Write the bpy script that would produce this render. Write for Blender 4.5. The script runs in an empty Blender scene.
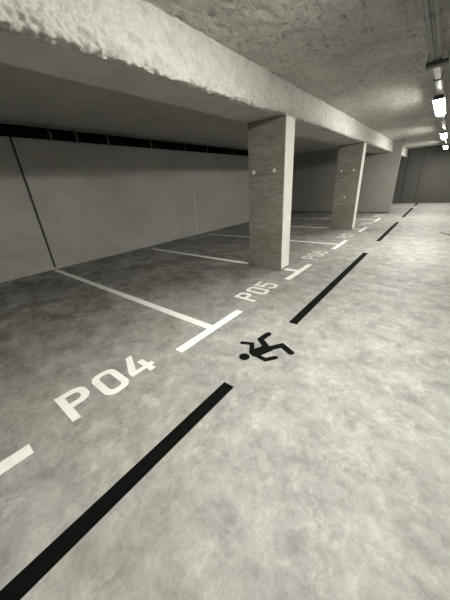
import bpy, bmesh, math, random
from mathutils import Vector, Matrix, noise
random.seed(4)
S = bpy.context.scene
COL = S.collection

# ------------------------------------------------------------------ materials
def mat(name):
    m = bpy.data.materials.new(name); m.use_nodes = True
    nt = m.node_tree; nt.nodes.clear()
    out = nt.nodes.new('ShaderNodeOutputMaterial')
    b = nt.nodes.new('ShaderNodeBsdfPrincipled')
    nt.links.new(b.outputs[0], out.inputs[0])
    return m, nt, b

def nd(nt, t, **k):
    n = nt.nodes.new(t)
    for a, v in k.items():
        if a in n.inputs: n.inputs[a].default_value = v
        else: setattr(n, a, v)
    return n

def coords(nt, scale=(1, 1, 1), rot=(0, 0, 0)):
    tc = nd(nt, 'ShaderNodeTexCoord'); mp = nd(nt, 'ShaderNodeMapping')
    mp.inputs['Scale'].default_value = scale; mp.inputs['Rotation'].default_value = rot
    nt.links.new(tc.outputs['Object'], mp.inputs[0]); return mp.outputs[0]

def noi(nt, vec, scale, detail=6, rough=.6, dist=0.):
    n = nd(nt, 'ShaderNodeTexNoise'); n.inputs['Scale'].default_value = scale
    n.inputs['Detail'].default_value = detail; n.inputs['Roughness'].default_value = rough
    n.inputs['Distortion'].default_value = dist
    nt.links.new(vec, n.inputs['Vector']); return n.outputs['Fac']

def ramp(nt, fac, stops):
    r = nd(nt, 'ShaderNodeValToRGB'); e = r.color_ramp.elements
    while len(e) < len(stops): e.new(.5)
    for el, (p, c) in zip(e, stops):
        el.position = p; el.color = (*c, 1) if len(c) == 3 else c
    nt.links.new(fac, r.inputs[0]); return r.outputs[0]

def mix(nt, a, b, fac, mode='MIX'):
    m = nd(nt, 'ShaderNodeMix', data_type='RGBA', blend_type=mode)
    for sock, v in ((m.inputs[0], fac), (m.inputs[6], a), (m.inputs[7], b)):
        if isinstance(v, (int, float)): sock.default_value = v
        elif isinstance(v, tuple): sock.default_value = (*v, 1)
        else: nt.links.new(v, sock)
    return m.outputs[2]

def bump(nt, b, h, strength, dist, prev=None):
    n = nd(nt, 'ShaderNodeBump'); n.inputs['Strength'].default_value = strength
    n.inputs['Distance'].default_value = dist; nt.links.new(h, n.inputs['Height'])
    if prev is not None: nt.links.new(prev, n.inputs['Normal'])
    nt.links.new(n.outputs[0], b.inputs['Normal']); return n.outputs[0]

def g(v, w=.0):   # grey with slight warmth
    return (v*(1+w*.45), v, v*(1-w*2.4))

def m_floor():
    m, nt, b = mat('polished_concrete')
    v = coords(nt)
    big = noi(nt, v, .5, 4, .6, .4)
    mid = noi(nt, coords(nt, (1, 1.25, 1), (0, 0, .5)), 3.6, 12, .76, .25)
    fine = noi(nt, v, 13, 10, .80, .2)
    c = ramp(nt, mid, [(.30, g(.185, .015)), (.43, g(.265, .02)), (.53, g(.335, .025)), (.68, g(.44, .03))])
    c = mix(nt, c, ramp(nt, big, [(.32, g(.66, .0)), (.5, g(.9, .0)), (.66, g(1.0, .0))]), .8, 'MULTIPLY')
    c = mix(nt, c, ramp(nt, fine, [(.38, g(.72)), (.56, g(1.))]), .6, 'MULTIPLY')
    # pale scuffed patches left by the trowel
    sw = noi(nt, coords(nt, (1.3, .85, 1), (0, 0, -.7)), 5.5, 12, .78, .35)
    c = mix(nt, c, g(.50, .03), ramp(nt, sw, [(.53, (0, 0, 0)), (.58, (.24, .24, .24)), (.68, (.55, .55, .55))]))
    # short pale scratches
    sc = noi(nt, coords(nt, (9, 1.1, 1), (0, 0, .9)), 3.5, 5, .7, .9)
    c = mix(nt, c, g(.55, .03), ramp(nt, sc, [(.63, (0, 0, 0)), (.70, (.22, .22, .22))]))
    # small dark pits and chips with crisp edges
    ch = noi(nt, coords(nt, (1, 1.4, 1), (0, 0, .3)), 8, 12, .82, .3)
    c = mix(nt, c, g(.17, .02), ramp(nt, ch, [(.36, (.55, .55, .55)), (.405, (0, 0, 0))]))
    st = noi(nt, v, 1.1, 4, .6, .5)
    c = mix(nt, c, (.97, .95, .84), ramp(nt, st, [(.5, (0, 0, 0)), (.75, (.9, .9, .9))]), 'MULTIPLY')
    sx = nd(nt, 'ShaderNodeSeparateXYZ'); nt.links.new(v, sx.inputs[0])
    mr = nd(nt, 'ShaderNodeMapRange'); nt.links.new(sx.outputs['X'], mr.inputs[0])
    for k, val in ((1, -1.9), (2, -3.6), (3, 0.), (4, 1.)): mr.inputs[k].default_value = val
    bay_patch = noi(nt, coords(nt, (.8, 1.1, 1), (0, 0, .25)), 1.9, 10, .72, .5)
    tm = ramp(nt, bay_patch, [(.40, (.1, .1, .1)), (.48, (.5, .5, .5)), (.60, (1, 1, 1))])
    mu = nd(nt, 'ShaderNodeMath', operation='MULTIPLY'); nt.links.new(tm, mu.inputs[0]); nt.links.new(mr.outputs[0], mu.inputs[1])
    c = mix(nt, c, (.42, .40, .36), mu.outputs[0], 'MULTIPLY')   # darker noise-shaped patches in the bays, fading in from the aisle
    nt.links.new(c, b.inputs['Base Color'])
    r = ramp(nt, mid, [(.3, (.66,)*3), (.7, (.50,)*3)])
    nt.links.new(r, b.inputs['Roughness'])
    b.inputs['Specular IOR Level'].default_value = .4
    bump(nt, b, fine, .1, .01)
    return m

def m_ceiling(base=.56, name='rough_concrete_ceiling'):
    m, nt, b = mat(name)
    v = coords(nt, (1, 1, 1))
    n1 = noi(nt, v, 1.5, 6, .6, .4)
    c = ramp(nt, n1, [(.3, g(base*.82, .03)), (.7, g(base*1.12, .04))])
    pit = noi(nt, coords(nt, (1.8, 1, 1), (0, 0, .5)), 9, 5, .72, 1.2)
    pm = ramp(nt, pit, [(.34, (.28, .27, .24)), (.42, (.76, .76, .75)), (.6, (1, 1, 1))])
    c = mix(nt, c, pm, .9, 'MULTIPLY')
    nt.links.new(c, b.inputs['Base Color']); b.inputs['Roughness'].default_value = .8
    p = bump(nt, b, pit, .9, .05)
    f = noi(nt, v, 45, 4, .7)
    bump(nt, b, f, .7, .02, p)
    return m

def m_insul():
    m, nt, b = mat('sprayed_fibre')
    v = coords(nt)
    n1 = noi(nt, v, 9, 6, .7, .5)
    c = ramp(nt, n1, [(.28, g(.46, .03)), (.45, g(.64, .03)), (.7, g(.76, .025))])
    nt.links.new(c, b.inputs['Base Color']); b.inputs['Roughness'].default_value = .95
    f = noi(nt, coords(nt, (1, .6, 1)), 34, 5, .75, .6)
    bump(nt, b, f, .9, .04)
    return m

def m_smooth(base, name, warm=.05, scale=1.2, contrast=.12, rough=.75, streak=False, bmp=.15):
    m, nt, b = mat(name)
    v = coords(nt)
    n1 = noi(nt, v, scale, 6, .6, .5)
    n2 = noi(nt, v, scale*7, 5, .65)
    c = ramp(nt, n1, [(.3, g(base*(1-contrast), warm)), (.7, g(base*(1+contrast), warm*.6))])
    c = mix(nt, c, ramp(nt, n2, [(.3, g(.86)), (.6, g(1.))]), .6, 'MULTIPLY')
    if streak:
        s = noi(nt, coords(nt, (7, 7, .6)), 1.5, 4, .6)
        c = mix(nt, c, ramp(nt, s, [(.35, g(.82, .03)), (.6, g(1.))]), .5, 'MULTIPLY')
    nt.links.new(c, b.inputs['Base Color']); b.inputs['Roughness'].default_value = rough
    bump(nt, b, n2, bmp, .01)
    return m

def m_pillar():
    m, nt, b = mat('board_marked_concrete')
    v = coords(nt, (1.4, 1.4, 9))
    w = noi(nt, v, 2.2, 7, .62, 1.3)
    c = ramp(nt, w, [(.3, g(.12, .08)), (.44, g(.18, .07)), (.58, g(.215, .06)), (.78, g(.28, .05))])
    bl = noi(nt, coords(nt), 2.3, 5, .6)
    c = mix(nt, c, ramp(nt, bl, [(.3, (.72, .70, .64)), (.6, (1, 1, 1))]), .8, 'MULTIPLY')
    nt.links.new(c, b.inputs['Base Color']); b.inputs['Roughness'].default_value = .7
    bump(nt, b, w, .35, .015)
    return m

def m_plain(name, col, rough=.6, metal=0., nscale=20, var=.1, bmp=0., emis=None, spec=.5):
    m, nt, b = mat(name)
    n = noi(nt, coords(nt), nscale, 4, .6)
    c = ramp(nt, n, [(.3, tuple(x*(1-var) for x in col)), (.7, tuple(min(1, x*(1+var)) for x in col))])
    nt.links.new(c, b.inputs['Base Color'])
    b.inputs['Roughness'].default_value = rough; b.inputs['Metallic'].default_value = metal
    b.inputs['Specular IOR Level'].default_value = spec
    if bmp: bump(nt, b, n, bmp, .005)
    if emis:
        b.inputs['Emission Color'].default_value = (*emis[0], 1); b.inputs['Emission Strength'].default_value = emis[1]
    return m

def m_paint(name='white_road_paint', worn=0.):
    m, nt, b = mat(name)
    n = noi(nt, coords(nt), 5, 6, .65); sp = noi(nt, coords(nt), 90, 3, .6)
    c = ramp(nt, n, [(.28, g(.70, .02)), (.5, g(.83, .015))])
    c = mix(nt, c, ramp(nt, sp, [(.3, g(.9)), (.42, g(1.))]), .5, 'MULTIPLY')
    if worn:
        wn = noi(nt, coords(nt), 16, 6, .75, .4)
        c = mix(nt, c, g(.33, .03), ramp(nt, wn, [(.42, (worn*.35,)*3), (.56, (worn,)*3)]))
    nt.links.new(c, b.inputs['Base Color']); b.inputs['Roughness'].default_value = .6
    return m

def m_black():
    m, nt, b = mat('black_antislip_strip')
    w = nd(nt, 'ShaderNodeTexWave', wave_type='BANDS', bands_direction='X'); w.inputs['Scale'].default_value = 22
    nt.links.new(coords(nt), w.inputs['Vector'])
    c = ramp(nt, w.outputs['Fac'], [(.2, (.0012, .0012, .001)), (.8, (.003, .003, .0027))])
    nt.links.new(c, b.inputs['Base Color']); b.inputs['Roughness'].default_value = .9
    b.inputs['Specular IOR Level'].default_value = .10
    bump(nt, b, w.outputs['Fac'], .3, .004)
    return m

LAMP = 24.0
M = dict(floor=m_floor(), ceil=m_ceiling(), insul=m_insul(),
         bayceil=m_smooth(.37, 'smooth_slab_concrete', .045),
         soffit=m_smooth(.44, 'beam_soffit_concrete', .035, 2.),
         wall=m_smooth(.36, 'plastered_wall', .045, .7, .13, .8, False),
         whitewall=m_smooth(.66, 'pale_right_wall', .02),
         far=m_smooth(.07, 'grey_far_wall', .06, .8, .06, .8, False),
         cross=m_smooth(.26, 'grey_cross_wall', .05, 1.0, .07, .7, False),
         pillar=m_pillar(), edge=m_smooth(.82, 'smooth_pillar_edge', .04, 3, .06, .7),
         paint=m_paint(), faded=m_paint('faded_white_paint', .3), worn=m_paint('worn_white_paint', .6), black=m_black(),
         joint=m_plain('dark_joint_sealant_and_shadow_gap', (.045, .042, .032), .8, 0, 12, .3),
         palejoint=m_smooth(.42, 'pale_filler_strip', .10, 3, .3),
         pipe=m_plain('black_pipe_lagging', (.003, .003, .0025), .95, 0, 8, .3, spec=.08),
         clamp=m_plain('grey_pipe_clamp', (.09, .09, .08), .7, .0, spec=.2),
         steel=m_plain('galvanised_steel', (.27, .27, .26), .5, .6, 30, .12),
         bright=m_plain('white_enamelled_metal', (.86, .86, .85), .25, 0., 30, .03),
         rubber=m_plain('black_rubber', (.03, .03, .028), .6),
         housing=m_plain('grey_lamp_housing', (.30, .30, .29), .45, .2),
         plug=m_smooth(.62, 'pale_mortar_plug', .05, 20, .15),
         plugring=m_plain('plug_outer_ring', (.16, .15, .12), .9),  # grey-brown ring around each mortar plug
         tube=m_plain('lit_tube_diffuser', (.9, .9, .9), .4, 0, 10, .01, 0, ((1., .97, .905), LAMP)))

# ------------------------------------------------------------------ mesh helpers
def link(name, bm, m, parent=None, smooth=False, kind=None):
    me = bpy.data.meshes.new(name)
    if isinstance(bm, bmesh.types.BMesh):
        bm.normal_update(); bm.to_mesh(me); bm.free()
    else: me = bm; me.name = name
    if smooth:
        for p in me.polygons: p.use_smooth = True
    o = bpy.data.objects.new(name, me); COL.objects.link(o)
    me.materials.clear(); me.materials.append(M[m])
    if parent: o.parent = parent
    if kind: o['kind'] = kind
    return o

def box(bm, x0, x1, y0, y1, z0, z1, bev=0):
    r = bmesh.ops.create_cube(bm, size=1)
    vs = r['verts']
    for v in vs:
        v.co = Vector(((x0+x1)/2+v.co.x*(x1-x0), (y0+y1)/2+v.co.y*(y1-y0), (z0+z1)/2+v.co.z*(z1-z0)))
    if bev:
        es = list({e for v in vs for e in v.link_edges})
        bmesh.ops.bevel(bm, geom=es, offset=bev, segments=2, affect='EDGES', profile=.6)
    return bm

def B(*a, **k):
    return box(bmesh.new(), *a, **k)

def cyl(bm, p0, p1, r, n=16, r2=None):
    p0, p1 = Vector(p0), Vector(p1); d = p1-p0
    q = d.to_track_quat('Z', 'Y').to_matrix().to_4x4()
    bmesh.ops.create_cone(bm, cap_ends=True, segments=n, radius1=r, radius2=r if r2 is None else r2, depth=d.length,
                          matrix=Matrix.Translation((p0+p1)/2) @ q)
    return bm

def empty(name, label, cat, loc, group=None):
    o = bpy.data.objects.new(name, None); COL.objects.link(o)
    o.location = loc; o.empty_display_size = .2
    o['label'] = label; o['category'] = cat
    if group: o['group'] = group
    return o

def tag(o, label, cat, group=None):
    o['label'] = label; o['category'] = cat
    if group: o['group'] = group
    return o

def plates(name, splines, m, th=.0016, parent=None, loc=(0, 0, 0)):
    """flat painted shape from closed outlines (holes allowed), given its real thickness"""
    cu = bpy.data.curves.new(name, 'CURVE'); cu.dimensions = '2D'; cu.fill_mode = 'BOTH'; cu.extrude = th/2
    for pts in splines:
        s = cu.splines.new('POLY'); s.points.add(len(pts)-1); s.use_cyclic_u = True
        for p, (x, y) in zip(s.points, pts): p.co = (x, y, 0, 1)
    t = bpy.data.objects.new('tmp', cu); COL.objects.link(t)
    dg = bpy.context.evaluated_depsgraph_get()
    me = bpy.data.meshes.new_from_object(t.evaluated_get(dg), depsgraph=dg)
    bpy.data.objects.remove(t); bpy.data.curves.remove(cu)
    for v in me.vertices: v.co.z += th/2
    o = link(name, me, m, parent); o.location = loc
    return o

def rr(x0, x1, y0, y1, r, n=7):
    """rounded rectangle; r = radii (bl, br, tr, tl)"""
    out = []
    for (cx, cy, rad, a0) in ((x0, y0, r[0], 180), (x1, y0, r[1], 270), (x1, y1, r[2], 0), (x0, y1, r[3], 90)):
        sx = 1 if cx == x0 else -1; sy = 1 if cy == y0 else -1
        if rad <= 0: out.append((cx, cy)); continue
        for k in range(n+1):
            a = math.radians(a0+90*k/n)
            out.append((cx+sx*rad+rad*math.cos(a), cy+sy*rad+rad*math.sin(a)))
    return out

# ------------------------------------------------------------------ dimensions (metres)
CEIL = 2.83; SOF = 2.44; XL = -6.62; XR = 3.6; YB = -5.2; YF = 19.1
PX0, PX1 = -2.78, -2.085; YC = 13.9

# ------------------------------------------------------------------ setting
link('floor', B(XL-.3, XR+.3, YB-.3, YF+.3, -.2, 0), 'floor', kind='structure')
link('wall_left', B(XL-.25, XL, YB-.25, YF+.25, 0, CEIL+.2), 'wall', kind='structure')
link('wall_right', B(XR, XR+.25, YB-.25, YF+.25, 0, CEIL+.2), 'whitewall', kind='structure')
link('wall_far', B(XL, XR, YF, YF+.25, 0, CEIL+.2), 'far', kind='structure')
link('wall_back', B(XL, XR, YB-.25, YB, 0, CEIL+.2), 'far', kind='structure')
link('wall_cross', B(XL, -1.72, YC, YC+.22, .035, CEIL, bev=.006), 'cross', kind='structure')
link('shadow_gap_cross', B(XL, -1.735, YC+.012, YC+.2, 0, .035), 'joint', kind='structure')  # dark strip standing in for the shadow gap under the cross wall
# slim rounded cove along the foot of the left wall
link('baseboard_left', B(XL, XL+.018, YB, YC, 0, .05, bev=.005), 'wall', kind='structure')

def rough_sheet(x0, x1, y0, y1, z, step, amp, thick=.15):
    bm = bmesh.new()
    nx = max(2, int((x1-x0)/step)); ny = max(2, int((y1-y0)/step))
    rows = []
    for j in range(ny+1):
        row = []
        for i in range(nx+1):
            x = x0+(x1-x0)*i/nx; y = y0+(y1-y0)*j/ny
            p = Vector((x*1.3, y, 0))
            a = noise.noise(p*1.1)*.35 + noise.noise(p*5.5+Vector((3, 1, 0)))*.4
            t = noise.noise(p*11+Vector((7, 0, 2)))
            pit = max(0., t-.28)*3.2
            row.append(bm.verts.new((x, y, z+amp*(a+pit-.3))))
        rows.append(row)
    for j in range(ny):
        for i in range(nx):
            bm.faces.new((rows[j][i], rows[j+1][i], rows[j+1][i+1], rows[j][i+1]))
    # close above so the slab has thickness
    t = [bm.verts.new(c) for c in ((x0, y0, z+thick), (x1, y0, z+thick), (x1, y1, z+thick), (x0, y1, z+thick))]
    bm.faces.new(t)
    L = [r[0] for r in rows]; Rr = [r[-1] for r in rows]
    bm.faces.new([t[0], t[3]]+list(reversed(L))); bm.faces.new([t[1]]+Rr+[t[2]])
    bm.faces.new([t[0]]+rows[0]+[t[1]]); bm.faces.new([t[3], t[2]]+list(reversed(rows[-1])))
    return bm
o = link('ceiling', rough_sheet(PX1-.05, XR, YB, YF, CEIL, .035, .022), 'ceil', smooth=True, kind='structure')
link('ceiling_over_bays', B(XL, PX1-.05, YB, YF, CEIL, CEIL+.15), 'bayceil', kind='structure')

# downstand beam: smooth soffit, fibre sprayed on the aisle side
beam = link('ceiling_beam', B(PX0, PX1-.03, YB, YF, SOF, CEIL), 'soffit', kind='structure')
def fbm(p, o=4):
    s = 0; a = 1; 
    for k in range(o): s += a*noise.noise(p); p = p*2.1+Vector((5.3, 1.7, 2.2)); a *= .55
    return s
def insulation():
    bm = bmesh.new()
    prof = []  # (x, z, weight) from the ceiling down and under
    zb = 2.385
    n1, n2 = 42, 16
    for i in range(n1+1): 
        t = i/n1; prof.append((PX1-.005+.035*math.sin(t*math.pi*.5), CEIL+.01-(CEIL+.01-zb-.03)*t, 1 if i else .2))
    for i in range(1, n2+1):
        t = i/n2
        prof.append((PX1+.03-.22*t, zb+.045*t*t+.012-.012*math.sin(t*math.pi), 1-.75*t))
    rows = []; y = YB; ys = []
    while y < YF:
        ys.append(y); y += .010 if .4 < y < 3.6 else (.028 if -.5 < y < 8 else .07)
    ys.append(YF)
    for y in ys:
        lift = max(0, min(1, (y-2.6)/1.8))*.045
        row = []
        for k, (x, z, w) in enumerate(prof):
            f = max(0, min(1, (CEIL-z)/(CEIL-zb)))
            p = Vector((x*7, y*6, z*7))
            d = fbm(p, 4)
            low = f**5
            r = abs(noise.noise(p*2.3))
            q = .9-2.6*abs(noise.noise(Vector((x*20, y*15+z*9, z*22))))+1.1*noise.noise(Vector((x*44, y*33, z*44)))
            dx = (.010+.020*low)*w*d + .02*low*w*(r-.2) + (.004+.034*low)*w*q
            dz = (-.016*abs(d)-.016*r*w-.018*abs(q))*low*max(w, .5) + .012*low
            row.append(bm.verts.new((x+dx, y, z+dz+lift*low)))
        rows.append(row)
    for j in range(len(rows)-1):
        for i in range(len(prof)-1):
            bm.faces.new((rows[j][i], rows[j+1][i], rows[j+1][i+1], rows[j][i+1]))
    # back skin inside the beam gives the layer its thickness
    back = []
    for y, row in zip(ys, rows):
        back.append((bm.verts.new((PX1-.04, y, CEIL+.01)), bm.verts.new((PX1-.04, y, SOF+.005)), bm.verts.new((PX1-.2, y, SOF+.005))))
    for j in range(len(rows)-1):
        a, b = back[j], back[j+1]; r0, r1 = rows[j], rows[j+1]
        bm.faces.new((a[0], a[1], b[1], b[0])); bm.faces.new((a[1], a[2], b[2], b[1]))
        bm.faces.new((a[0], b[0], r1[0], r0[0])); bm.faces.new((a[2], r0[-1], r1[-1], b[2]))
    for k in (0, -1):
        bm.faces.new([back[k][2], back[k][1], back[k][0]]+rows[k])
    bmesh.ops.recalc_face_normals(bm, faces=bm.faces)
    return bm
link('sprayed_insulation', insulation(), 'insul', beam, smooth=True)

# joints in the walls
tag(link('trim_1', B(XL-.01, XL+.022, 1.870, 1.905, .05, SOF+.2, bev=.006), 'joint', kind='structure'),
    'dark vertical joint in the left wall running down to the nearest full bay line', 'wall joint')
tag(link('trim_2', B(XL-.01, XL+.006, 6.55, 6.63, .05, 1.7, bev=.002), 'palejoint', kind='structure'),
    'short pale vertical filler strip low on the left wall', 'wall joint')
tag(link('trim_3', B(-1.98, -1.9, YF-.012, YF+.01, 0, CEIL), 'joint', kind='structure'),
    'dark vertical joint in the far wall, nearer the cross wall', 'wall joint')
tag(link('trim_4', B(-1.27, -1.22, YF-.012, YF+.01, 0, CEIL), 'joint', kind='structure'),
    'dark vertical joint in the far wall, behind the end of the black strips', 'wall joint')

# ------------------------------------------------------------------ pillars
def pillar_bm(w, d, h):
    bm = bmesh.new(); box(bm, -w/2, w/2, -d/2, d/2, 0, h, bev=.012); return bm
def pillar(y0, y1, label, plugs):
    w = PX1-PX0; d = y1-y0; cx = (PX0+PX1)/2; cy = (y0+y1)/2
    t = empty('concrete_pillar', label, 'pillar', (cx, cy, 0), 'board-marked concrete pillars along the bays')
    link('shaft', pillar_bm(w-.004, d, SOF), 'pillar', t)
    # smooth cast face towards the aisle
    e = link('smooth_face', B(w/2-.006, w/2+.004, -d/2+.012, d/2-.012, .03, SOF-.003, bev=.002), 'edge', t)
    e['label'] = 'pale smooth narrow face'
    link('foot_joint', B(w/2-.006, w/2+.012, -d/2+.02, d/2-.02, 0, .022, bev=.004), 'pillar', t)
    for (x, z) in plugs:
        bm = bmesh.new(); cyl(bm, (x-cx, -d/2-.002, z), (x-cx, -d/2+.01, z), .05, 20)
        r = link('tie_hole_ring', bm, 'plugring', t)
        bm = bmesh.new(); cyl(bm, (x-cx, -d/2-.007, z), (x-cx, -d/2+.005, z), .032, 20, .034)
        p = link('mortar_plug', bm, 'plug', r)
        p['label'] = 'pale round mortar plug'
    return t
pillar(4.17, 4.50, 'nearest concrete pillar, wavy board-marked face with two pale plugs, just past P05', [(-2.66, 1.70), (-2.26, 1.70)])
pillar(9.12, 9.44, 'second concrete pillar, smaller and farther off, standing in front of the cross wall', [(-2.62, 1.74), (-2.27, 1.74), (-2.44, .98)])

# ------------------------------------------------------------------ pipe along the top of the left wall
pt = empty('lagged_pipe', 'long black pipe running along the top of the left wall', 'pipe', (XL+.1, 4, 2.668))
bm = bmesh.new(); cyl(bm, (0, YB-4+.05, 0), (0, YC-4-.02, 0), .084, 20)
link('pipe_run', bm, 'pipe', pt, smooth=False)
link('dark_gap_fill', B(-.095, -.06, YB-4+.05, YC-4-.02, .05, .13), 'pipe', pt)  # black strip added to darken the gap between pipe and ceiling
for y in (-3.2, -1.6, -.2, 1.1, 2.54, 3.05, 3.77, 5.0, 6.25, 7.25, 8.63, 10.2, 11.6, 12.9):
    bm = bmesh.new(); cyl(bm, (0, y-4-.02, 0), (0, y-4+.02, 0), .092, 20)
    c = link('pipe_clamp', bm, 'clamp', pt)
    link('clamp_hanger', B(-.012, .012, y-4-.012, y-4+.012, .08, .148), 'clamp', c)

# ------------------------------------------------------------------ painted markings
W0, W1 = -1.822, -1.722
bays = [(-1.08, .022, 'with only its tip in the left edge, before P04'), (1.32, 2.40, 'between P04 and P05, reaching the dark wall joint'),
        (3.79, 4.80, 'between P05 and P06 beside the nearest pillar'), (6.22, 7.34, 'between P06 and P07'),
        (8.68, 9.73, 'between P07 and P08 beside the second pillar'), (10.98, 12.10, 'farthest along, between P08 and P09')]
for y0, y1, txt in bays:
    c = (y0+y1)/2
    t = empty('bay_line_marking', 'white T-shaped bay line '+txt, 'floor marking', (-1.772, c, 0), 'white T-shaped bay lines')
    h = (y1-y0)/2
    plates('cap_line', [[(-.05, -h), (.05, -h), (.05, h), (-.05, h)]], 'paint', parent=t)
    x0 = {True: XL+.06, False: XL+.42}[c < 2] + 1.772; s = .05
    gap = None
    if abs(c-4.29) < .1: gap = (PX0+1.772-.002, PX1+1.772+.015)
    if abs(c-9.2) < .1: gap = (PX0+1.772-.002, PX1+1.772+.015)
    segs = [(x0, -.0505)] if not gap else [(x0, gap[0]), (gap[1], -.0505)]
    for a, b in segs:
        plates('divider_line', [[(a, -s), (b, -s), (b, s), (a, s)]], 'paint', parent=t)

HT = .362
def G(ch):
    """outlines in reading frame: u along the word, v upwards"""
    if ch == 'P':
        return [[(0, 0), (.06, 0), (.06, .147), (.135, .147)] + rr(.0, .222, .147, HT, (0, .085, .085, 0))[1:-1][0:16] + [(0, HT)],
                [(.06, .205)] + rr(.06, .162, .205, .304, (0, .042, .042, 0))[1:-1] + [(.06, .304)]]
    if ch == '0':
        return [rr(0, .222, 0, HT, (.085,)*4), rr(.06, .162, .058, .304, (.038,)*4)]
    if ch == '4':
        return [[(0, .062), (.147, .062), (.147, 0), (.205, 0), (.205, .062), (.24, .062), (.24, .115), (.205, .115), (.205, .215),
                 (.147, .215), (.147, .115), (.070, .115), (.177, HT), (.112, HT), (0, .125)]]
    if ch == '5':
        o = [(0, .095), (.002, .06)] + rr(0, .222, 0, .235, (.085, .085, .075, 0))[3:24] + [(.058, .235), (.058, .308), (.21, .308), (.21, HT), (0, HT), (0, .175), (.055, .175)]
        inner = [(.07, .18), (.135, .18), (.155, .172), (.164, .15), (.164, .085), (.155, .065), (.135, .055), (.085, .055), (.065, .065), (.058, .095)]
        return [o+inner]
    if ch == '6':
        return [[(0, .085)] + rr(0, .222, 0, .232, (.085, .085, .075, 0))[1:24] + [(.095, .232), (.178, HT), (.112, HT), (.02, .2), (0, .15)],
                rr(.06, .162, .055, .177, (.038,)*4)]
    if ch == '7':
        return [[(.04, 0), (.105, 0), (.215, .29), (.215, HT), (0, HT), (0, .27), (.055, .27), (.055, .308), (.148, .308)]]
    if ch == '8':
        return [rr(0, .222, 0, HT, (.085,)*4), rr(.06, .162, .055, .158, (.036,)*4), rr(.06, .162, .210, .306, (.036,)*4)]
    if ch == '9':
        s6 = G('6'); return [[(.222-u, HT-v) for u, v in sp] for sp in s6]
names = {'P': 'letter_p', '0': 'digit_zero', '4': 'digit_four', '5': 'digit_five', '6': 'digit_six', '7': 'digit_seven', '8': 'digit_eight', '9': 'digit_nine'}
for word, y in (('P04', .28), ('P05', 2.725), ('P06', 5.16), ('P07', 7.62), ('P08', 10.05), ('P09', 12.45)):
    t = empty('bay_number_marking', ('white painted bay number reading %s on the concrete floor' if word < 'P06' else 'worn white bay number reading %s on the concrete floor') % word, 'floor marking', (-1.76, y, 0),
              'white painted bay numbers')
    for i, ch in enumerate(word):
        off = (0, .278, .539)[i] + (0 if ch != '5' else .012)
        sp = [[(-v, u+off) for u, v in s] for s in G(ch)]
        plates(names[ch], sp, {'P04': 'paint', 'P05': 'faded'}.get(word, 'worn'), parent=t)

# black edge strips of the walkway
for i, (y0, y1, txt) in enumerate([(-2.62, 1.237, 'nearest and widest in view, running off the lower left corner'), (2.455, 6.15, 'second from the camera, starting past the walking figure'),
                       (7.52, 11.1, 'third from the camera, level with the second pillar'), (12.5, 16.2, 'fourth from the camera, beside the end of the cross wall'),
                       (17.4, 19.05, 'farthest, ending at the far wall')]):
    bm = B(-.05, .05, -(y1-y0)/2, (y1-y0)/2, 0, .002)
    o = link('walkway_strip', bm, 'black'); o.location = (-1.055, (y0+y1)/2, 0)
    tag(o, 'black floor strip, '+txt, 'floor strip', 'black dashed walkway strips')

# walking figure pictogram (a flat floor marking)
def capsule(pts, r, n=8):
    """outline of a bent stroke with round ends"""
    P = [Vector(p) for p in pts]; left = []; right = []
    for i, p in enumerate(P):
        d0 = (P[i]-P[i-1]).normalized() if i else (P[1]-P[0]).normalized()
        d1 = (P[i+1]-P[i]).normalized() if i < len(P)-1 else d0
        t = (d0+d1).normalized(); nn = Vector((-t.y, t.x)); k = r/max(.5, nn.dot(Vector((-d0.y, d0.x))))
        left.append(p+nn*k); right.append(p-nn*k)
    def cap(p, d, s):
        a0 = math.atan2(d.y, d.x); return [p+Vector((math.cos(a0+a), math.sin(a0+a)))*r for a in [s*(math.pi/2-math.pi*k/n) for k in range(1, n)]]
    out = left + cap(P[-1], (P[-1]-P[-2]).normalized(), 1) + right[::-1] + cap(P[0], (P[0]-P[1]).normalized(), 1)
    return [(q.x, q.y) for q in out]
FX, FY = -1.08, 1.80
t = empty('pedestrian_pictogram', 'black walking figure symbol on the floor between two black strips', 'floor marking', (FX, FY, 0))
rel = lambda L: [(x-FX, y-FY) for x, y in L]
plates('head', [[(-1.163-FX+.052*math.cos(a*math.pi/14), 1.618-FY+.052*math.sin(a*math.pi/14)) for a in range(28)]], 'black', .002, t)
plates('torso', [rel([(-1.180, 1.722), (-1.155, 1.690), (-1.095, 1.668), (-1.060, 1.686), (-.985, 1.862), (-1.010, 1.893), (-1.068, 1.912), (-1.100, 1.890)])], 'black', .002, t)
plates('arm', [capsule(rel([(-1.145, 1.722), (-1.222, 1.842), (-1.315, 1.802)]), .025)], 'black', .0021, t)
plates('arm', [capsule(rel([(-1.098, 1.703), (-.972, 1.690), (-.912, 1.772)]), .026)], 'black', .0022, t)
plates('leg', [capsule(rel([(-1.062, 1.868), (-1.190, 1.962), (-1.175, 2.100)]), .034)], 'black', .0023, t)
plates('leg', [capsule(rel([(-1.035, 1.860), (-.953, 1.985), (-.828, 1.922)]), .034)], 'black', .0024, t)

# thin dark cable end lying on the floor at the right
bm = bmesh.new()
pts = [(.16, 9.17), (.24, 9.13), (.30, 9.0), (.40, 8.86), (.55, 8.80), (.8, 8.83)]
for a, b in zip(pts, pts[1:]): cyl(bm, (a[0], a[1], .008), (b[0], b[1], .008), .009, 8)
tag(link('floor_cable', bm, 'joint'), 'thin dark cable end lying on the bare floor at the right', 'cable')

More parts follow.
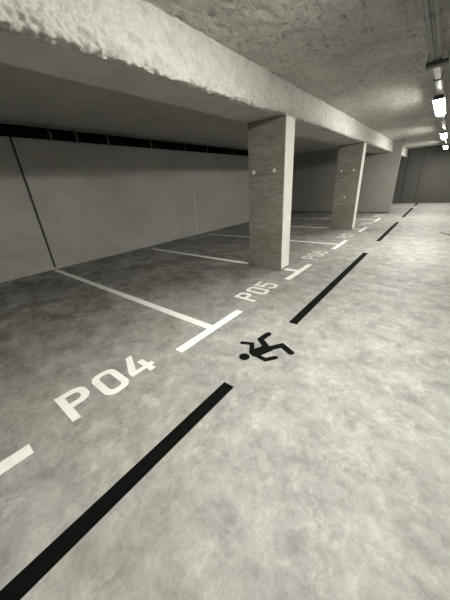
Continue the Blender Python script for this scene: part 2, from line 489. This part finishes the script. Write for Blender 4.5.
# ------------------------------------------------------------------ ceiling services
LX = -.385
for dx, txt in ((-.030, 'left'), (.030, 'right')):
    o = empty('electrical_conduit', 'galvanised steel conduit under the ceiling, %s of the twin pair before the black bracket' % txt, 'conduit',
              (LX+dx, 0, 2.69), 'twin steel conduits')
    bm = bmesh.new(); cyl(bm, (0, YB+.05, 0), (0, 4.62, 0), .020, 16); link('tube', bm, 'steel', o, smooth=False)
    for y in (-2.5, 3.35):
        bm = bmesh.new(); cyl(bm, (0, y-.03, 0), (0, y+.03, 0), .026, 16); link('coupling', bm, 'steel', o)
br = empty('conduit_bracket', 'black cross bracket clamping the twin conduits to the ceiling', 'bracket', (LX+.01, 4.5, 2.69))
link('crossbar', B(-.105, .105, -.06, .06, -.065, -.0225, bev=.014), 'rubber', br)
for sx in (-1, 1):
    bm = bmesh.new(); cyl(bm, (sx*.09, 0, -.03), (sx*.09, 0, .145), .008, 10); link('hanger_rod', bm, 'steel', br)
tr = empty('lighting_trunking', 'white metal trunking carrying the lamps beyond the black bracket', 'trunking', (LX, 4.6, 2.69))
link('channel', B(-.034, .034, 0, YF-4.65, -.045, .03, bev=.008), 'bright', tr)
for y in (5.2, 8.9, 10.6, 13.9, 15.6, 18.5):
    c = link('suspension_clip', B(-.045, .045, y-4.6-.03, y-4.6+.03, -.052, .036, bev=.004), 'rubber', tr)
    bm = bmesh.new(); cyl(bm, (0, y-4.6, .03), (0, y-4.6, .15), .006, 8); link('hanger_rod', bm, 'steel', c)

def half_tube(r, L, n=14, drop=1.0, cap=.09):
    """lengthwise diffuser with softly rounded ends, flat on top"""
    bm = bmesh.new(); rings = []
    ts = [(-L/2+cap*(1-math.cos(math.pi/2*k/5)), math.sin(math.pi/2*k/5)) for k in range(1, 6)]
    ts = ts + [(-y, f) for y, f in reversed(ts)]
    for y, f in ts:
        rings.append([bm.verts.new((r*f*math.cos(a), y, -drop*r*f*math.sin(a))) for a in [math.pi*k/n for k in range(n+1)]])
    for a, b in zip(rings, rings[1:]):
        for k in range(n): bm.faces.new((a[k], a[k+1], b[k+1], b[k]))
        bm.faces.new((a[0], b[0], b[-1], a[-1]))
    bm.faces.new(rings[0][::-1]); bm.faces.new(rings[-1])
    bmesh.ops.recalc_face_normals(bm, faces=bm.faces)
    return bm
def lamp(y, label):
    t = empty('ceiling_light', label, 'light', (LX, y, 2.625), 'linear lamps under the aisle ceiling')
    link('housing', B(-.082, .082, -.79, .79, -.044, .0, bev=.006), 'bright', t)
    link('diffuser', half_tube(.074, 1.54, 14, .62), 'tube', t).location = (0, 0, -.040)
    for s in (-1, 1):
        link('end_cap', B(-.066, .066, s*.80-.02, s*.80+.02, -.056, .002, bev=.010), 'rubber', t)
    return t
lamp(6.85, 'nearest visible glowing linear lamp, largest in view, hanging below the white trunking')
lamp(11.9, 'second glowing linear lamp along the aisle, in the middle of the lit three')
lamp(16.95, 'farthest glowing linear lamp, close to the far wall')
lamp(1.80, 'glowing linear lamp overhead, level with the walking figure')
lamp(-3.25, 'glowing linear lamp at the near end of the aisle, behind the camera')

# ------------------------------------------------------------------ world, camera, view
w = bpy.data.worlds.new('dim_garage_air'); S.world = w; w.use_nodes = True
w.node_tree.nodes['Background'].inputs[0].default_value = (.5, .52, .45, 1)
w.node_tree.nodes['Background'].inputs[1].default_value = 0.02

cam = bpy.data.cameras.new('camera'); co = bpy.data.objects.new('camera', cam); COL.objects.link(co)
R = Matrix(((0.780885924094843, -0.2131772926645111, 0.5871734117301062),
            (0.6219181907932134, 0.353501114944662, -0.6987522634620779),
            (-0.05860833994440913, 0.9108196328720141, 0.40862288098422755)))
co.matrix_world = Matrix.Translation((0, 0, 1.5)) @ R.to_4x4()
cam.sensor_fit = 'VERTICAL'; cam.sensor_height = 24.; cam.lens = 251.96/600*24.
cam.clip_start = .02; cam.clip_end = 100
S.camera = co
vs = S.view_settings
vs.view_transform = 'Standard'; vs.look = 'None'; vs.gamma = 1; vs.use_curve_mapping = False
vs.exposure = 2.96
